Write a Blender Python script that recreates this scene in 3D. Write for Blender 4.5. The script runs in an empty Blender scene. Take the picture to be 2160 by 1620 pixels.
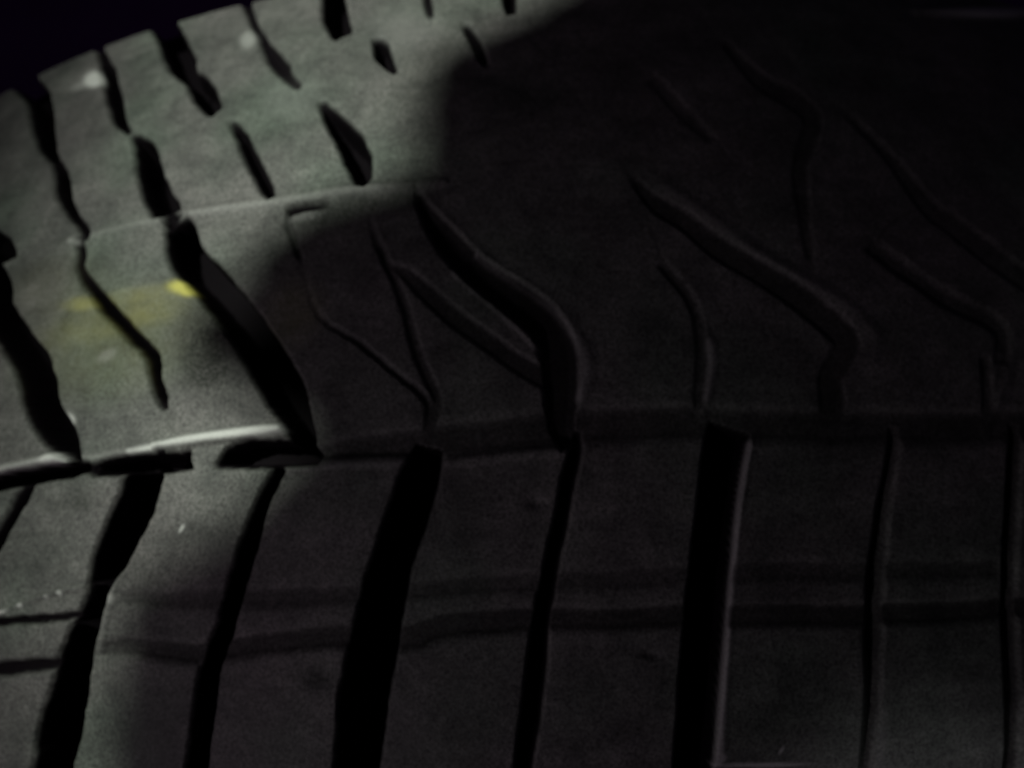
import bpy, math, random
import numpy as np
from mathutils import Vector

random.seed(4)
scene = bpy.context.scene
C = scene.collection

# ------------------------------------------------------------------ camera
R_TYRE, R_CROWN = 0.32, 0.25            # rolling radius, crown radius across the tread (metres)
FPX = 1560.0                            # focal length in pixels of the 2160 px wide photograph
PITCH, YAW, ROLL, DIST, ZCAM = 0.2406, 0.0384, -0.0372, 0.1078, -0.0232
cy_, sy_, cp_, sp_ = math.cos(YAW), math.sin(YAW), math.cos(PITCH), math.sin(PITCH)
FWD = np.array([-sy_ * cp_, cy_ * cp_, sp_])
_r = np.array([cy_, sy_, 0.0]); _u = np.cross(_r, FWD)
RGT = math.cos(ROLL) * _r + math.sin(ROLL) * _u
UPV = math.cos(ROLL) * _u - math.sin(ROLL) * _r
EYE = np.array([0.0, -R_TYRE - DIST, ZCAM])

cam_d = bpy.data.cameras.new('camera')
cam = bpy.data.objects.new('camera', cam_d); C.objects.link(cam)
from mathutils import Matrix
M = Matrix(((RGT[0], UPV[0], -FWD[0], EYE[0]), (RGT[1], UPV[1], -FWD[1], EYE[1]),
            (RGT[2], UPV[2], -FWD[2], EYE[2]), (0, 0, 0, 1)))
cam.matrix_world = M
cam_d.sensor_width = 36.0
cam_d.lens = FPX / 2160 * 36.0
cam_d.clip_start = 0.005
cam_d.clip_end = 50
cam_d.dof.use_dof = True
cam_d.dof.focus_distance = 0.085
cam_d.dof.aperture_fstop = 17.0
scene.camera = cam

def unit(v): return v / np.linalg.norm(v)
def crown(z):                       # radius of the tread surface at height z, shoulders rounded off
    z = np.asarray(z, float)
    r = R_TYRE - z * z / (2 * R_CROWN)
    top = np.clip(z - 0.0935, 0, None)
    return r - 60.0 * top * top
def to_px(P):
    v = P - EYE; w = v @ FWD
    w = np.where(w > 0.02, w, 0.02)
    return 1080 + FPX * (v @ RGT) / w, 810 - FPX * (v @ UPV) / w
def px_to_surface(x, y):            # where the line of sight meets the tread
    d = unit(FWD + RGT * (x - 1080) / FPX - UPV * (y - 810) / FPX)
    t = 0.05
    for _ in range(4000):
        p = EYE + d * t
        if math.hypot(p[0], p[1]) < crown(p[2]): return p
        t += 0.0002
        if t > 0.6: break
    return p

# ------------------------------------------------------------------ light
scene.view_settings.view_transform = 'Standard'
scene.view_settings.look = 'None'
scene.view_settings.gamma = 1.0
scene.view_settings.exposure = 0.0
world = bpy.data.worlds.new('World'); scene.world = world; world.use_nodes = True
bg = world.node_tree.nodes['Background']
bg.inputs['Color'].default_value = (0.75, 0.6, 1.0, 1)
bg.inputs['Strength'].default_value = 0.008

LAMP = np.array([-0.34, -0.98, 0.20])
def lamp(name, kind, loc, target, power, color, **kw):
    d = bpy.data.lights.new(name, kind); o = bpy.data.objects.new(name, d); C.objects.link(o)
    o.location = loc
    o.rotation_euler = (Vector(target) - Vector(loc)).to_track_quat('-Z', 'Y').to_euler()
    d.energy = power; d.color = color
    for k, v in kw.items(): setattr(d, k, v)
    return o
lamp('main_lamp', 'SPOT', tuple(LAMP), tuple(px_to_surface(860, 380)), 23.5, (0.94, 1.0, 0.89),
     shadow_soft_size=0.010, spot_size=math.radians(28), spot_blend=1.0)  # unseen lamp close by, lights the left of the tread
lamp('fill_light', 'AREA', (-0.46, -0.66, -0.38), (0.0, -0.32, -0.02), 0.40, (1.0, 0.82, 0.95), size=0.07)
lamp('corner_fill', 'SPOT', (0.16, -0.75, -0.40), tuple(px_to_surface(2010, 1960)), 1.2, (0.97, 0.93, 1.0), shadow_soft_size=0.01, spot_size=math.radians(6.4), spot_blend=0.3)  # added spot without a seen source, brightens the lower right blocks

# ------------------------------------------------------------------ tools
def obj(name, verts, faces, mat, parent=None, attrs=None, smooth=True, normals=None):
    me = bpy.data.meshes.new(name)
    me.from_pydata(verts if isinstance(verts, list) else verts.tolist(), [], faces if isinstance(faces, list) else faces.tolist())
    if attrs:
        for k, a in attrs.items():
            at = me.attributes.new(k, 'FLOAT', 'POINT'); at.data.foreach_set('value', np.ascontiguousarray(a, dtype=np.float32))
    me.materials.append(mat)
    me.polygons.foreach_set('use_smooth', [smooth] * len(me.polygons))
    me.update()
    if normals is not None:
        me.normals_split_custom_set_from_vertices(normals.tolist())
    o = bpy.data.objects.new(name, me); C.objects.link(o)
    if parent: o.parent = parent
    return o

# ------------------------------------------------------------------ materials
def rubber_material():
    m = bpy.data.materials.new('tyre_rubber'); m.use_nodes = True
    nt = m.node_tree; N = nt.nodes; L = nt.links
    b = N['Principled BSDF']
    tc = N.new('ShaderNodeTexCoord')
    def noise(scale, detail, rough=0.55, vec=None, dist=0.0):
        n = N.new('ShaderNodeTexNoise'); n.inputs['Scale'].default_value = scale
        n.inputs['Detail'].default_value = detail; n.inputs['Roughness'].default_value = rough
        n.inputs['Distortion'].default_value = dist
        L.new(vec or tc.outputs['Object'], n.inputs['Vector']); return n.outputs['Fac']
    def ramp(fac, stops):
        r = N.new('ShaderNodeValToRGB'); e = r.color_ramp.elements
        while len(e) < len(stops): e.new(0.5)
        for k, (p, c) in enumerate(stops): e[k].position = p; e[k].color = (*c, 1)
        L.new(fac, r.inputs['Fac']); return r.outputs['Color']
    def mix(f, a, c, mode='MIX'):
        x = N.new('ShaderNodeMix'); x.data_type = 'RGBA'; x.blend_type = mode
        for s, v in ((x.inputs[0], f), (x.inputs[6], a), (x.inputs[7], c)):
            if isinstance(v, (int, float)): s.default_value = v
            elif isinstance(v, tuple): s.default_value = (*v, 1)
            else: L.new(v, s)
        return x.outputs[2]
    def math_(op, a, c):
        x = N.new('ShaderNodeMath'); x.operation = op
        for s, v in ((x.inputs[0], a), (x.inputs[1], c)):
            if isinstance(v, (int, float)): s.default_value = v
            else: L.new(v, s)
        return x.outputs[0]
    def attr(n):
        a = N.new('ShaderNodeAttribute'); a.attribute_name = n; return a.outputs['Fac']
    # streaks run round the tyre: squash the height axis
    mp = N.new('ShaderNodeMapping'); mp.inputs['Scale'].default_value = (0.18, 0.18, 1.6)
    L.new(tc.outputs['Object'], mp.inputs['Vector'])
    streak = noise(260, 5, 0.6, mp.outputs['Vector'])
    patch = noise(42, 4, 0.6, dist=0.6)
    fine = noise(2100, 4, 0.8)
    tint = noise(30, 2)
    worn = ramp(patch, [(0.3, (0.078, 0.082, 0.076)), (0.5, (0.120, 0.122, 0.115)), (0.72, (0.152, 0.154, 0.144))])
    worn = mix(0.8, worn, ramp(noise(150, 6, 0.7, dist=0.4), [(0.34, (0.6, 0.62, 0.6)), (0.66, (1.34, 1.34, 1.30))]), 'MULTIPLY')
    worn = mix(0.4, worn, ramp(streak, [(0.3, (0.6, 0.6, 0.6)), (0.7, (1.25, 1.25, 1.25))]), 'MULTIPLY')
    worn = mix(0.65, worn, ramp(fine, [(0.36, (0.1, 0.1, 0.1)), (0.64, (1.9, 1.9, 1.9))]), 'MULTIPLY')
    worn = mix(0.8, worn, ramp(tint, [(0.35, (0.88, 1.06, 0.93)), (0.5, (1, 1, 1)), (0.65, (1.05, 0.96, 1.03))]), 'MULTIPLY')
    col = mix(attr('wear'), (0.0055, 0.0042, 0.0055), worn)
    sc = attr('scuff_glint'); col = mix(math_('MULTIPLY', sc, math_('ADD', 0.55, fine)), col, (0.62, 0.63, 0.60))
    pt = attr('paint'); pn = math_('MULTIPLY', pt, math_('ADD', 0.45, noise(420, 4)))
    col = mix(pn, col, (0.56, 0.53, 0.12))
    speck = ramp(noise(2300, 3, 0.75), [(0.42, (0.15, 0.15, 0.15)), (0.58, (1, 1, 1))])
    dk = attr('grime_shade'); col = mix(math_('MULTIPLY', dk, speck), col, (0.022, 0.026, 0.019))
    L.new(col, b.inputs['Base Color'])
    b.inputs['Roughness'].default_value = 0.62
    L.new(math_('ADD', 0.03, math_('MULTIPLY', attr('wear'), 0.35)), b.inputs['Specular IOR Level'])
    bp = N.new('ShaderNodeBump'); bp.inputs['Strength'].default_value = 0.35; bp.inputs['Distance'].default_value = 0.0004
    L.new(math_('ADD', fine, math_('MULTIPLY', streak, 0.8)), bp.inputs['Height']); L.new(bp.outputs['Normal'], b.inputs['Normal'])
    return m
def plain(name, col, rough=0.7, nscale=6.0, amt=0.35):
    m = bpy.data.materials.new(name); m.use_nodes = True
    nt = m.node_tree; b = nt.nodes['Principled BSDF']
    tc = nt.nodes.new('ShaderNodeTexCoord'); n = nt.nodes.new('ShaderNodeTexNoise'); n.inputs['Scale'].default_value = nscale
    n.inputs['Detail'].default_value = 5
    r = nt.nodes.new('ShaderNodeValToRGB')
    r.color_ramp.elements[0].color = (*[c * (1 - amt) for c in col], 1); r.color_ramp.elements[1].color = (*[c * (1 + amt) for c in col], 1)
    nt.links.new(tc.outputs['Object'], n.inputs['Vector']); nt.links.new(n.outputs['Fac'], r.inputs['Fac']); nt.links.new(r.outputs['Color'], b.inputs['Base Color'])
    b.inputs['Roughness'].default_value = rough; b.inputs['Specular IOR Level'].default_value = 0.3
    return m
RUBBER = rubber_material()
SIDE = plain('sidewall_rubber', (0.012, 0.012, 0.013), 0.6, 60)
WALLM = plain('dark_wall_paint', (0.16, 0.05, 0.24), 0.9, 3)
BLOCKM = plain('blocker_dark', (0.02, 0.02, 0.022), 0.7, 20)  # dark surface of the added light blockers

# ------------------------------------------------------------------ tread pattern
# every groove: (x, y, width) along its middle on the tread, read off the photograph, then depth in mm and wall softness
G = []
def groove(pts, depth=7.0, soft=7.0, cut=True, tone=1.0): G.append((np.array(pts, float), depth, soft, cut, tone))
# --- upper rib, angled lateral grooves
groove([(-60,-300,30),(-20,-40,40),(30,120,50),(45,165,50),(77,207,50),(88,267,43),(97,310,33),(115,337,15),(128,367,28),(134,410,27),(148,445,20),(163,465,18),(178,493,15),(167,505,14),(166,540,13),(165,563,12),(180,590,17),(213,633,26),(247,673,27),(293,723,27),(320,757,27),(325,797,21),(337,833,22),(345,857,10)], 6)
groove([(345,857,4),(355,885,4),(345,935,4),(330,985,30)], 0.3, 5)
groove([(60,-300,8),(200,80,8),(225,150,30),(236,190,30),(243,220,29),(250,250,25),(264,270,12),(273,279,8)], 4)
groove([(273,279,6),(281,287,10),(305,317,43),(313,367,53),(330,410,60),(345,435,62),(350,446,56)], 7)
groove([(348,452,20),(368,468,50)], 1.6, 6)
groove([(372,470,56),(380,485,62),(393,540,74),(430,583,76),(467,630,76),(505,672,78),(540,720,80),(567,767,84),(600,830,84),(622,880,62),(640,930,50),(650,968,30)], 8)
groove([(200,-300,40),(320,-20,44),(340,30,50),(350,60,54),(362,83,57),(380,127,60),(398,157,30),(413,172,42),(428,196,52),(443,221,40),(452,232,14)], 6.5)
groove([(452,232,6),(475,250,6),(495,262,8)], 0.5, 6)
groove([(495,262,10),(502,275,19),(513,293,23),(530,333,27),(547,367,27),(560,395,27),(570,411,14)], 6)
groove([(570,411,5),(600,436,5),(609,445,6),(608,470,13),(616,492,13),(640,560,6),(673,667,7),(753,720,8),(817,770,8),(890,830,9),(905,880,10),(900,940,24)], 0.5, 6, True, 0.5)
groove([(607,445,12),(640,437,11),(690,430,9)], 1.5, 5, False)
groove([(400,-300,8),(505,-30,8),(520,10,12),(530,43,12),(543,65,12),(557,90,16)], 4)
groove([(557,90,16),(577,120,32),(597,143,30),(617,167,16),(640,185,6),(677,210,6)], 1.2, 9)
groove([(677,210,7),(693,240,27),(713,267,42),(737,300,56),(753,333,59),(762,363,44),(760,388,18)], 7)
groove([(760,388,5),(770,430,5),(800,520,8),(853,640,10),(880,737,13),(900,790,14),(920,840,14),(905,900,19),(912,935,48)], 0.5, 8, True, 0.5)
groove([(700,-40,46),(703,0,47),(708,33,52),(717,60,44),(722,72,22)], 6.5)
groove([(722,72,5),(760,90,5),(800,104,5),(835,148,5),(870,250,5),(885,330,5),(880,400,7),(900,450,25),(940,505,47),(1007,573,58),(1073,620,65),(1140,673,70),(1175,730,72),(1183,780,68),(1184,847,59),(1183,897,54),(1200,940,36)], 1.3, 9, True, 0.85)
groove([(788,97,12),(800,97,38),(806,112,35),(820,133,22),(833,149,8)], 4, 5, False)
groove([(893,-40,12),(900,0,14),(905,27,10),(915,50,5)], 1.0, 6, False)
groove([(1074,-50,26),(1077,0,26),(1080,22,18)], 6, 6)
groove([(1080,22,5),(1180,150,5),(1290,300,5),(1340,380,7),(1391,433,29),(1449,468,33),(1511,518,37),(1600,570,40),(1689,629,45),(1756,682,48),(1788,718,48),(1775,758,46),(1752,795,43),(1758,840,46),(1757,891,45),(1762,930,14)], 0.4, 9, True, 0.55)
groove([(980,52,8),(990,65,14),(1007,92,20),(1018,117,16),(1026,132,8)], 3, 7, False)
groove([(820,560,7),(860,580,21),(907,623,28),(973,680,31),(1040,727,31),(1085,760,31),(1157,800,35)], 0.45, 9, True, 0.6)
groove([(1378,169,14),(1440,236,17),(1500,290,8)], 0.3, 12, True, 0.3)
groove([(1380,-100,5),(1450,0,5),(1520,80,5),(1609,173,24),(1667,205,31),(1711,245,31),(1707,289,28),(1689,347,25),(1690,400,24),(1700,470,14),(1712,560,5),(1700,620,5)], 0.3, 10, True, 0.4)
groove([(1500,-100,5),(1600,40,5),(1700,160,5),(1850,300,8),(1956,433,30),(2022,480,32),(2133,570,35),(2230,640,39),(2300,740,39),(2290,900,39),(2400,920,5)], 0.3, 10, True, 0.35)
groove([(1340,372,5),(1375,480,5),(1400,560,6)], 0.1, 5)
groove([(1956,433,5),(1880,470,5),(1840,520,6)], 0.1, 5)
groove([(2115,760,5),(2100,830,5),(2090,900,6)], 0.1, 5)
groove([(1840,520,14),(1893,560,21),(2000,630,21),(2107,690,21),(2115,760,14)], 0.5, 13, True, 0.35)
groove([(1400,560,13),(1460,640,13),(1478,710,14),(1482,780,16),(1476,850,14),(1490,900,48)], 0.4, 9, True, 0.45)
groove([(2080,760,11),(2086,830,13),(2090,900,21)], 0.5, 10, True, 0.4)
groove([(-60,480,60),(0,525,52),(12,545,40)], 6)
groove([(-40,520,40),(-12,600,60),(-10,650,64),(33,725,68),(60,765,76),(78,810,76),(90,863,74),(120,912,72),(140,945,46),(150,975,30)], 8)
# --- middle circumferential groove, bridged in places
groove([(-300,1065,40),(0,1016,36),(60,1004,34),(140,988,36),(183,984,18)], 6.5, 6)
groove([(183,984,14),(196,990,22)], 2, 5)
groove([(196,990,26),(240,984,38),(300,980,42),(350,976,38),(386,970,36),(399,968,36)], 6.5, 6)
groove([(393,966,6),(452,982,6)], 0.5, 5)
groove([(452,984,8),(490,966,44),(530,958,56),(570,956,56),(640,956,50),(675,968,24)], 6, 6)
groove([(675,965,18),(760,945,30),(912,930,40),(1040,915,44),(1200,900,50),(1350,893,50),(1500,892,46),(1760,900,44),(2160,900,44),(2400,905,40)], 0.55, 22, True, 0.5)
# --- lower shoulder blocks, lateral grooves
groove([(58,1020,18),(50,1040,20),(30,1075,21),(8,1111,22),(-20,1160,22),(-80,1260,22)], 5)
groove([(320,985,60),(300,1011,80),(287,1057,78),(260,1115,77),(233,1172,69),(218,1210,56),(208,1237,46)], 8)
groove([(208,1237,44),(199,1268,40),(187,1300,44),(176,1325,54)], 5)
groove([(176,1325,54),(160,1375,60),(142,1459,77),(119,1555,90),(109,1620,82),(95,1700,82),(70,1850,80)], 8)
groove([(590,985,30),(578,1008,22),(547,1077,27),(524,1153,35),(498,1237,35),(475,1325,33),(459,1364,38),(440,1421,37),(425,1517,40),(413,1620,42),(400,1800,44)], 7)
groove([(903,945,60),(886,1000,80),(863,1077,88),(831,1172,84),(807,1268,90),(792,1344,95),(769,1459,98),(752,1620,92),(735,1800,90)], 8)
groove([(1215,915,16),(1213,950,22),(1201,1000,25),(1188,1077,27),(1169,1172,28),(1151,1268,30),(1143,1306,33),(1134,1383,34),(1120,1498,38),(1103,1620,34),(1085,1800,34)], 7)
groove([(1540,903,84),(1533,930,88),(1518,1033,84),(1504,1167,84),(1492,1278,82),(1482,1389,82),(1474,1478,82),(1464,1611,80),(1450,1800,80)], 8)
groove([(1887,905,14),(1885,950,16),(1864,1078,20),(1851,1211,29),(1844,1344,29),(1838,1522,21),(1836,1611,19),(1832,1800,18)], 2.5, 9, True, 0.6)
groove([(2145,900,17),(2140,1000,21),(2132,1170,22),(2134,1400,24),(2140,1520,24),(2150,1620,24),(2155,1800,24)], 3, 9, True, 0.7)
# --- shallow steps running round the shoulder blocks
groove([(-200,1330,16),(0,1314,15),(80,1308,14),(153,1299,13),(170,1297,12)], 2.0, 5, False)
groove([(-200,1425,20),(0,1413,24),(60,1407,22),(107,1402,18),(150,1398,8)], 0.9, 9, False)
groove([(215,1370,14),(268,1367,22),(350,1372,26),(444,1378,28),(560,1358,28),(700,1344,34),(853,1346,38),(930,1323,38),(1044,1311,38),(1121,1306,38),(1250,1307,32),(1420,1300,34),(1551,1297,34),(1844,1297,34),(2110,1284,30),(2280,1275,30)], 0.55, 14, False, 0.6)
groove([(260,1262,10),(420,1262,24),(600,1258,26),(780,1254,22),(930,1240,20),(1044,1230,22),(1300,1222,22),(1569,1207,24),(1800,1205,24),(2100,1200,20)], 0.35, 16, False, 0.38)

# raised lips that run along some grooves: height in mm
RIDGE = [
 ([(60,533,12),(150,512,14),(250,490,14),(350,462,14),(470,440,14),(600,424,16),(740,402,18),(900,387,14),(940,384,4)], 0.45, 10),
 ([(915,440,14),(1003,533,16),(1090,600,16),(1173,655,18),(1225,725,20),(1240,775,22),(1225,835,20)], 0.25, 18),
 ([(960,575,8),(1050,650,9),(1140,735,10),(1200,800,10)], 0.5, 8),
 ([(1396,389,12),(1500,460,14),(1600,536,16),(1733,611,14),(1800,655,14),(1850,710,14),(1840,760,14)], 0.25, 18),
 ([(1480,690,8),(1496,722,14),(1502,758,16),(1493,811,14),(1485,878,10)], 0.25, 14),
 ([(2115,745,10),(2125,780,16),(2105,850,12),(2085,910,12)], 0.2, 14),
 ([(1584,930,8),(1565,1033,10),(1552,1130,12),(1548,1170,6)], 0.2, 12),
 ([(1538,1290,8),(1532,1389,12),(1526,1478,14),(1520,1600,16)], 0.2, 12),
 ([(600,992,10),(700,975,18),(820,972,20),(905,970,14)], 0.5, 10),
 ([(950,975,12),(1060,960,16),(1190,950,14)], 0.4, 10),
 ([(330,940,14),(400,928,18),(480,918,20),(560,906,18),(605,902,12)], 0.8, 8),
 ([(-60,1015,10),(60,978,14),(115,966,18),(135,964,10)], 0.5, 8),
 ([(265,1160,8),(245,1200,10),(235,1255,14),(222,1310,12),(212,1370,8)], 0.4, 7),
 ([(0,1292,8),(60,1268,8),(130,1246,8),(170,1240,8)], 0.4, 6),
 ([(1930,24,8),(2000,26,14),(2100,28,16),(2250,30,16)], 0.6, 9),
]
# broad unevenness of worn rubber: (x, y, rx, ry, mm)
LUMPS = [(480,800,140,70,0.5),(900,560,80,40,0.3),(1130,1060,22,14,-0.5),(680,1420,30,26,-0.6),(1370,1380,22,10,-0.6),
         (60,870,60,60,0.3),(1000,1120,120,80,0.3),(640,1080,90,60,0.25),(650,1500,110,90,0.3),(960,1480,140,100,0.3)]
# pale scuffs, with glints of lamplight put in as colour (x, y, rx, ry, angle deg, strength)
SCUFF_GLINT = [(2100,28,110,10,0,0.9),(1600,1618,110,5,0,0.6),(199,167,21,15,-15,1.5),(165,182,18,8,-20,0.25),(524,84,17,20,40,0.36),(118,966,26,11,-8,1.5),(144,884,16,12,30,1.0),(383,1115,3.5,10,28,1.3),
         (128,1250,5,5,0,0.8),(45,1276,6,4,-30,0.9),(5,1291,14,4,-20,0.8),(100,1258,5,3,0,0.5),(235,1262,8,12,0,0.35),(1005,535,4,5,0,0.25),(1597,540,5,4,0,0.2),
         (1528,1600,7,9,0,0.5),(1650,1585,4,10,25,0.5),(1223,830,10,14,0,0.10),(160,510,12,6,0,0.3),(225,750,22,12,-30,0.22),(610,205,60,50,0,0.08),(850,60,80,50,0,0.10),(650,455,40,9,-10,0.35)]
LIT_STREAKS = [([(1582,935,7),(1563,1033,8),(1550,1160,9),(1540,1278,8),(1531,1389,10),(1524,1478,12),(1517,1611,12)], 0.45),  # lit groove lips, their highlight put in as pale colour
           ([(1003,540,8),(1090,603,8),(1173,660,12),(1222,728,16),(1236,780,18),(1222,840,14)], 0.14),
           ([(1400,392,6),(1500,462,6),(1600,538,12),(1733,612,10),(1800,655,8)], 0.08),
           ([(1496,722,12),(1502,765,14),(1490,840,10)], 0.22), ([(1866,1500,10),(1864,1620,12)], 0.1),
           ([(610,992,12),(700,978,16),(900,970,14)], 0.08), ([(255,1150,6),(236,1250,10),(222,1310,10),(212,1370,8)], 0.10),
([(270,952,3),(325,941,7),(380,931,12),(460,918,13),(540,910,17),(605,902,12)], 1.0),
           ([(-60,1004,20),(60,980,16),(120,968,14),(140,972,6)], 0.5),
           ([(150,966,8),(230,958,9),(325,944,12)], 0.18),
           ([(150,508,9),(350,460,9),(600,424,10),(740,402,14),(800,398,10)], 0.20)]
PAINT = [(250,720,210,110,-15,0.07),(120,600,120,60,-15,0.03),(390,606,34,16,5,1.0),(400,612,20,14,5,0.5),(178,640,44,15,-8,0.30),(280,622,100,16,-10,0.12),(230,680,130,36,-14,0.10),(330,650,70,34,-10,0.08),(620,660,60,70,20,0.08)]
GRIME_SHADE = [(880,300,50,110,10,0.5),(930,150,60,60,0,0.4),(740,440,60,18,-8,0.5),(440,760,55,90,-20,0.7),(520,560,60,40,-30,0.5),(420,1130,80,40,-30,0.4),(300,1090,60,30,-20,0.25),(700,455,70,22,-8,0.8),(830,425,90,22,-8,0.8),(640,500,60,30,-30,0.6),(445,720,50,70,0,0.6),(425,790,45,35,0,0.5),(150,1065,60,12,-4,0.6),(170,1045,20,25,0,0.4),(60,1130,70,8,-6,0.5),(60,1385,12,12,0,0.7),(360,890,14,24,10,0.4),(300,200,50,30,0,0.3),  # dark marks; those along the shadow's edge deepen it by colour
         (180,250,40,40,0,0.3),(50,1470,20,14,0,0.35),(620,590,30,60,-30,0.4),(250,1150,30,40,0,0.2)]

def seg_field(px, py, pts, extra, width=False, square=False):
    """signed field: max over the polyline of (half width - distance), on a bounding box only"""
    best = np.full(px.shape, -1e3, np.float32); wid = np.zeros(px.shape, np.float32)
    last = len(pts) - 2
    for k, (a, b) in enumerate(zip(pts[:-1], pts[1:])):
        m = max(a[2], b[2]) / 2 + extra
        box = np.where((px > min(a[0], b[0]) - m) & (px < max(a[0], b[0]) + m) & (py > min(a[1], b[1]) - m) & (py < max(a[1], b[1]) + m))[0]
        if not len(box): continue
        dx, dy = b[0] - a[0], b[1] - a[1]; L2 = dx * dx + dy * dy + 1e-9
        tu = ((px[box] - a[0]) * dx + (py[box] - a[1]) * dy) / L2; t = np.clip(tu, 0, 1)
        d = np.hypot(px[box] - a[0] - t * dx, py[box] - a[1] - t * dy)
        wl = a[2] + (b[2] - a[2]) * t; v = wl / 2 - d
        up = v > best[box]
        best[box] = np.where(up, v, best[box]); wid[box] = np.where(up, wl, wid[box])
    if square:                                   # grooves end square, not round
        for a, b in ((pts[0], pts[1]), (pts[-1], pts[-2])):
            box = np.where((np.abs(px - a[0]) < a[2] + extra) & (np.abs(py - a[1]) < a[2] + extra))[0]
            dx, dy = b[0] - a[0], b[1] - a[1]; Ls = math.hypot(dx, dy)
            al = ((px[box] - a[0]) * dx + (py[box] - a[1]) * dy) / Ls
            best[box] = np.minimum(best[box], np.where(al < a[2] * 0.6, al + 2, 1e3))
    return (best, wid) if width else best
def sstep(x): x = np.clip(x, 0, 1); return x * x * (3 - 2 * x)
def smooth_pts(pts):
    """Catmull-Rom refinement so that grooves bend like moulded rubber"""
    pts = np.array(pts, float)
    if len(pts) < 3: return pts
    P = np.vstack([2 * pts[0] - pts[1], pts, 2 * pts[-1] - pts[-2]]); out = []
    for i in range(1, len(P) - 2):
        for t in (0, .34, .67):
            p0, p1, p2, p3 = P[i - 1], P[i], P[i + 1], P[i + 2]
            q = 0.5 * (2 * p1 + (p2 - p0) * t + (2 * p0 - 5 * p1 + 4 * p2 - p3) * t * t + (3 * p1 - p0 - 3 * p2 + p3) * t ** 3)
            q[2] = p1[2] + (p2[2] - p1[2]) * t
            out.append(q)
    out.append(P[-2]); return np.array(out)

NT, NZ = 1500, 560
th = np.linspace(-0.80, 0.42, NT)
zz = np.linspace(-0.075, 0.1060, NZ)
T, Z = np.meshgrid(th, zz, indexing='ij'); T = T.ravel(); Z = Z.ravel()
RR = crown(Z)
nr = Z / R_CROWN                                  # slope of the crown
P0 = np.stack([RR * np.sin(T), -RR * np.cos(T), Z], -1)
NRM = np.stack([np.sin(T), -np.cos(T), nr], -1); NRM /= np.linalg.norm(NRM, axis=1)[:, None]
PX, PY = to_px(P0)
def vnoise(x, y, cell, seed):               # smooth value noise in the plane of the tread
    rs = np.random.RandomState(seed); n = 512; g = rs.rand(n, n) * 2 - 1
    u, v = x / cell, y / cell; i, j = np.floor(u).astype(int), np.floor(v).astype(int)
    a, b = u - i, v - j; a = a * a * (3 - 2 * a); b = b * b * (3 - 2 * b); i %= n; j %= n; i1, j1 = (i + 1) % n, (j + 1) % n
    return (g[i, j] * (1 - a) + g[i1, j] * a) * (1 - b) + (g[i, j1] * (1 - a) + g[i1, j1] * a) * b
# gentle wobble so that traced edges are not ruler straight
wob = 1.6 * np.sin(PX / 53 + PY / 71) + 0.7 * np.sin(PX / 17 - PY / 27 + 1.3)
rough = 3.0 * vnoise(PX, PY, 19, 1) + 2.0 * vnoise(PX, PY, 9, 2)
rough2 = 3.0 * vnoise(PX, PY, 21, 3) + 2.0 * vnoise(PX, PY, 9, 4)
near = np.clip(1.15 - PX / 1500, 0.3, 1)          # the left blocks are the most chewed
wx, wy = PX + wob + rough * near * 0.6, rough2 * near * 0.6 + PY + 1.5 * np.sin(PX / 37 + 0.7) + 0.7 * np.sin(PY / 23)
H = np.zeros(len(T)); cutd = np.full(len(T), -1e3); DEEP = np.zeros(len(T), bool); fresh = np.zeros(len(T))
for pts, dep, soft, cut, tone in G:
    sp = smooth_pts(pts)
    soft = soft * 1.5
    f, wd = seg_field(wx, wy, sp, soft + 2, True, True)
    full = np.minimum(dep, np.clip(wd - 6, 0, None) * 0.2 + 0.05)
    lip = np.minimum(full, 0.9)                 # a rounded lip first, then the steep wall
    h = lip * sstep((f + soft * 0.8) / soft) + (full - lip) * sstep((f - soft * 0.1) / (soft * 1.1))
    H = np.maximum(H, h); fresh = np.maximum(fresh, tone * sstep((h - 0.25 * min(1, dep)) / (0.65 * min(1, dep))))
    if cut:
        DEEP |= h > 1.0
        a, b = sp[0], sp[-1]                     # carry the dividing line on past the picture
        if a[1] <= -40 or a[0] <= -60: sp = np.vstack([a + (a - sp[1]) / np.hypot(*(a - sp[1])[:2]) * 1800, sp])
        if b[1] >= 1700 or b[0] >= 2290: sp = np.vstack([sp, b + (b - sp[-2]) / np.hypot(*(b - sp[-2])[:2]) * 1800])
        sp2 = sp.copy(); sp2[:, 2] = 0
        cutd = np.maximum(cutd, seg_field(wx, wy, sp2, 14))
H = -H
for pts, hgt, soft in RIDGE:
    f = seg_field(PX, PY, smooth_pts(pts), soft + 4)
    H += hgt * sstep((f + soft) / (soft * 1.6)) * (H > -1.0)
def blob(x, y, rx, ry, ang=0.0, p=1.0):
    a = math.radians(ang); dx, dy = PX - x, PY - y
    u = (dx * math.cos(a) + dy * math.sin(a)) / rx; v = (-dx * math.sin(a) + dy * math.cos(a)) / ry
    return np.exp(-(u * u + v * v) ** p)
H += 0.05 * vnoise(PX, PY, 60, 5) + 0.022 * vnoise(PX, PY, 22, 6) + 0.010 * vnoise(PX, PY, 10, 7)
for x, y, rx, ry, m in LUMPS: H += m * blob(x, y, rx, ry)
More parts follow.
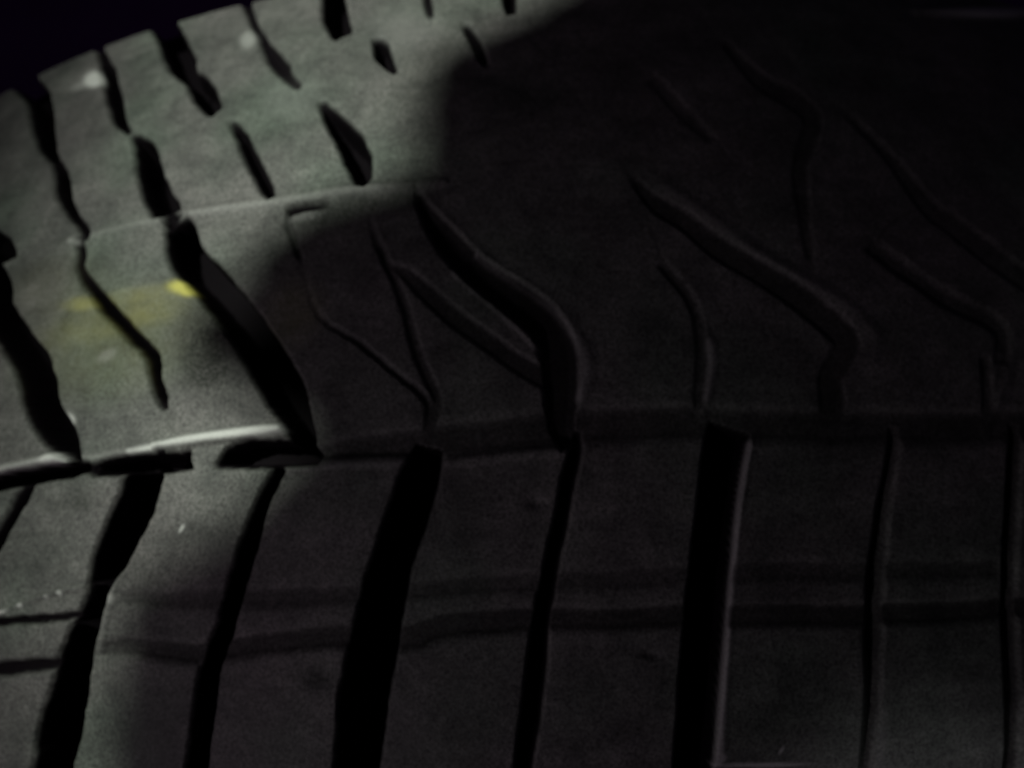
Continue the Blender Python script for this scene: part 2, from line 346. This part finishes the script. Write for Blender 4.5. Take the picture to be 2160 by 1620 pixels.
# the bottom edge of the shoulder turns down at the right of the picture
lowf = np.clip(PY - (1572 - (PX - 1500) * 0.12), 0, 250) * 0.010 * sstep((PX - 1350) / 250)
top_mask = sstep((H + 1.3) / 1.0)
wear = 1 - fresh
scuff_glint = np.zeros(len(T)); paint = np.zeros(len(T)); grime_shade = np.zeros(len(T))
for x, y, rx, ry, a, s in SCUFF_GLINT: scuff_glint += s * blob(x, y, rx, ry, a, 1.6)
for pts, s in LIT_STREAKS:
    f = seg_field(PX, PY, smooth_pts(pts), 14); scuff_glint += s * sstep((f + 8) / 14)
for x, y, rx, ry, a, s in PAINT: paint += s * blob(x, y, rx, ry, a, 1.8)
for x, y, rx, ry, a, s in GRIME_SHADE: grime_shade += s * blob(x, y, rx, ry, a, 1.2)
scuff_glint *= top_mask; paint *= top_mask; grime_shade = np.clip(grime_shade * top_mask, 0, 1)
V = P0 + NRM * ((H - lowf) / 1000)[:, None]

# analytic-free normals of the whole sheet, shared by all its parts so that no seams show
Vg = V.reshape(NT, NZ, 3)
du = np.gradient(Vg, axis=0); dv = np.gradient(Vg, axis=1)
NN = np.cross(du, dv); NN /= np.linalg.norm(NN, axis=2)[:, :, None]
NN = NN.reshape(-1, 3)

# ---- split the sheet into its blocks
inner = (cutd > -9.0) | DEEP
free = ~inner.reshape(NT, NZ)
lab = np.zeros((NT, NZ), np.int32); nl = 0
pending = free.copy()
flat = free.ravel().tolist(); labf = [0] * (NT * NZ)
from collections import deque
for s in range(0, NT * NZ):
    if not flat[s] or labf[s]: continue
    nl += 1; labf[s] = nl; q = deque((s,))
    while q:
        c = q.popleft(); i, j = divmod(c, NZ)
        if i > 0 and flat[c - NZ] and not labf[c - NZ]: labf[c - NZ] = nl; q.append(c - NZ)
        if i < NT - 1 and flat[c + NZ] and not labf[c + NZ]: labf[c + NZ] = nl; q.append(c + NZ)
        if j > 0 and flat[c - 1] and not labf[c - 1]: labf[c - 1] = nl; q.append(c - 1)
        if j < NZ - 1 and flat[c + 1] and not labf[c + 1]: labf[c + 1] = nl; q.append(c + 1)
lab = np.array(labf).reshape(NT, NZ)
cnt = np.bincount(lab.ravel(), minlength=nl + 1)
small = np.where(cnt < 350)[0]; lab[np.isin(lab, small)] = 0
# grow blocks over shallow cells; the walls and floors of deep grooves stay with the base
for _ in range(60):
    hole = (lab == 0) & (~DEEP.reshape(NT, NZ))
    if not hole.any(): break
    n0 = lab.copy()
    for ax, sh in ((0, 1), (0, -1), (1, 1), (1, -1)):
        r_ = np.roll(n0, sh, ax); take = hole & (r_ > 0) & (lab == 0); lab[take] = r_[take]
fl2 = lab[:-1, :-1].copy()
def components(g):                                   # connected pieces of equal label
    n0, n1 = g.shape; flat = g.ravel().tolist(); out = [-1] * len(flat); k = 0; sizes = []
    for s in range(len(flat)):
        if out[s] >= 0: continue
        v = flat[s]; out[s] = k; q = [s]; c_ = 0
        while q:
            c = q.pop(); c_ += 1; i, j = divmod(c, n1)
            if i > 0 and out[c - n1] < 0 and flat[c - n1] == v: out[c - n1] = k; q.append(c - n1)
            if i < n0 - 1 and out[c + n1] < 0 and flat[c + n1] == v: out[c + n1] = k; q.append(c + n1)
            if j > 0 and out[c - 1] < 0 and flat[c - 1] == v: out[c - 1] = k; q.append(c - 1)
            if j < n1 - 1 and out[c + 1] < 0 and flat[c + 1] == v: out[c + 1] = k; q.append(c + 1)
        sizes.append(c_); k += 1
    return np.array(out).reshape(n0, n1), np.array(sizes)
comp, sizes = components(fl2)
bad = (sizes < 260)[comp]                            # crumbs join whatever lies next to them
for _ in range(80):
    if not bad.any(): break
    for ax, sh in ((0, 1), (0, -1), (1, 1), (1, -1)):
        r_ = np.roll(fl2, sh, ax); rb_ = np.roll(bad, sh, ax)
        take = bad & ~rb_
        if ax == 0: take[0 if sh == 1 else -1, :] = False
        else: take[:, 0 if sh == 1 else -1] = False
        fl2[take] = r_[take]; bad[take] = False
comp, sizes = components(fl2)
fl = comp.ravel(); kind_of = {int(k): int(v) for k, v in zip(fl, fl2.ravel())}
idx = np.arange(NT * NZ).reshape(NT, NZ)
quads = np.stack([idx[:-1, :-1].ravel(), idx[1:, :-1].ravel(), idx[1:, 1:].ravel(), idx[:-1, 1:].ravel()], -1)

tyre = bpy.data.objects.new('tyre', None); C.objects.link(tyre)
tyre['label'] = 'worn grey rubber car tyre, tread of slanted blocks, yellow paint dab on one block'
tyre['category'] = 'tyre'
def part(name, sel, label=None):
    f = quads[sel]; u, inv = np.unique(f, return_inverse=True)
    o = obj(name, V[u], inv.reshape(-1, 4), RUBBER, tyre,
            {'wear': wear[u], 'scuff_glint': scuff_glint[u], 'paint': paint[u], 'grime_shade': grime_shade[u]}, True, NN[u])
    if label: o['label'] = label
    return o
pq = paint[quads[:, 0]]
pmax = int(fl[np.argmax(pq)])
for k in sorted(kind_of):
    if kind_of[k] == 0: part('tread_groove', fl == k)
    else: part('tread_block', fl == k, 'tread block with a dab of yellow paint on it' if k == pmax else None)

# ---- rest of the tyre: plain carcass round the ring, sidewalls and beads
def ring(name, prof, mat, t0=0.0, t1=2 * math.pi, n=160, closed=True):
    vs, fs = [], []
    m = n if closed else n + 1
    for i in range(m):
        a = t0 + (t1 - t0) * i / n
        for r, z in prof: vs.append((r * math.sin(a), -r * math.cos(a), z))
    k = len(prof)
    for i in range(n):
        j = (i + 1) % m
        for q in range(k - 1): fs.append((i * k + q, j * k + q, j * k + q + 1, i * k + q + 1))
    return obj(name, vs, fs, mat, tyre)
zt, zb = float(zz[-1]), float(zz[0])
rt, rb = float(crown(zt)), float(crown(zb))
ring('sidewall', [(rt, zt), (rt - .012, zt + .006), (rt - .035, zt + .013), (rt - .06, zt + .012), (rt - .085, zt + .002), (rt - .092, zt - .012), (rt - .085, zt - .02)], SIDE)
ring('sidewall', [(rb, zb), (rb - .008, zb - .012), (rb - .03, zb - .028), (rb - .06, zb - .03), (rb - .085, zb - .02), (rb - .092, zb - .006), (rb - .085, zb + .002)], SIDE)
prof = [(float(crown(z)), float(z)) for z in np.linspace(zb, zt, 20)]
o = ring('carcass', prof, SIDE, 0.42, 2 * math.pi - 0.80, 120, False)

# ------------------------------------------------------------------ surroundings and added light blockers
def box(name, lo, hi, mat):
    x0, y0, z0 = lo; x1, y1, z1 = hi
    v = [(x0, y0, z0), (x1, y0, z0), (x1, y1, z0), (x0, y1, z0), (x0, y0, z1), (x1, y0, z1), (x1, y1, z1), (x0, y1, z1)]
    f = [(0, 3, 2, 1), (4, 5, 6, 7), (0, 1, 5, 4), (1, 2, 6, 5), (2, 3, 7, 6), (3, 0, 4, 7)]
    return obj(name, v, f, mat, None, None, False)
w = box('wall', (-3.0, 1.2, -1.0), (3.0, 1.4, 3.0), WALLM); w['kind'] = 'structure'

# added unseen panel between the lamp and the tyre; its uneven edge throws the shade over the right of the tread
EDGE = [(1370,-140),(1270,-70),(1150,-5),(1040,50),(930,95),(875,160),(858,240),(862,320),(850,372),(770,398),(680,424),(610,455),(548,505),(505,540),(498,590),(470,622),
        (438,642),(405,670),(392,720),(405,775),(450,812),(520,842),(580,875),(618,905),(600,950),(555,990),(515,1040),(455,1110),(350,1165),(285,1215),(260,1290),(255,1400),(250,1500),(250,1650)]
centre = px_to_surface(600, 700)
ax = unit(LAMP - centre); plane_pt = centre + 0.40 * (LAMP - centre)
e1 = unit(np.cross(np.array([0, 0, 1.0]), ax)); e2 = np.cross(ax, e1)
def through(P):
    d = LAMP - P; t = ((plane_pt - P) @ ax) / (d @ ax); q = P + d * t - plane_pt
    return float(q @ e1), float(q @ e2)
fine_edge = []
for (xa, ya), (xb, yb) in zip(EDGE[:-1], EDGE[1:]):       # edge shaped to the shade's outline, made uneven
    for q in range(3):
        t = q / 3; k = 0 if q == 0 else 1
        fine_edge.append((xa + (xb - xa) * t + k * random.uniform(-16, 16), ya + (yb - ya) * t + k * random.uniform(-10, 10)))
fine_edge.append(EDGE[-1])
poly = [through(px_to_surface(x, y)) for x, y in fine_edge]
poly = [(p if True else p) for p in poly]
sgn = 1 if through(px_to_surface(1600, 700))[0] > through(px_to_surface(300, 700))[0] else -1
poly = poly + [(poly[-1][0], poly[-1][1] - 0.25), (sgn * 0.38, poly[-1][1] - 0.25), (sgn * 0.38, poly[0][1] + 0.15), (poly[0][0] + sgn * 0.02, poly[0][1] + 0.15)]
thick = 0.0025
vs = [tuple(plane_pt + e1 * a + e2 * b) for a, b in poly] + [tuple(plane_pt + e1 * a + e2 * b + ax * thick) for a, b in poly]
n = len(poly)
fs = [tuple(range(n)), tuple(range(2 * n - 1, n - 1, -1))] + [(i, (i + 1) % n, n + (i + 1) % n, n + i) for i in range(n)]
p = obj('shade_panel', vs, fs, BLOCKM, None, None, False)
p['label'] = 'added unseen dark panel with an uneven edge, shading the right of the tyre'; p['category'] = 'panel'

# added unseen rail close to the lamp dims the far left corner of the tread
plane_pt = centre + 0.82 * (LAMP - centre)
dimmer = [through(px_to_surface(x, y)) for x, y in [(60, 1900), (30, 1300), (30, 850), (150, 480), (230, 200), (330, 60)]]
d0 = np.array(dimmer[-1]) - np.array(dimmer[0]); d0 /= np.hypot(*d0)
nrm = np.array([-d0[1], d0[0]])
if nrm[0] * sgn > 0: nrm = -nrm
a0 = np.array(dimmer[0]) - d0 * 0.03; b0 = np.array(dimmer[-1]) + d0 * 0.03
ins = [np.array(q) for q in dimmer]
loop = [a0] + ins + [b0, b0 + nrm * 0.04, a0 + nrm * 0.04]
n = len(loop)
vs = [tuple(plane_pt + e1 * a + e2 * b) for a, b in loop] + [tuple(plane_pt + e1 * a + e2 * b + ax * 0.004) for a, b in loop]
fs = [tuple(range(n)), tuple(range(2 * n - 1, n - 1, -1))] + [(i, (i + 1) % n, n + (i + 1) % n, n + i) for i in range(n)]
p = obj('dimmer', vs, fs, BLOCKM, None, None, False)
p['label'] = 'added unseen short dark rail near the lamp, dimming the left end of the tread'; p['category'] = 'dimmer'
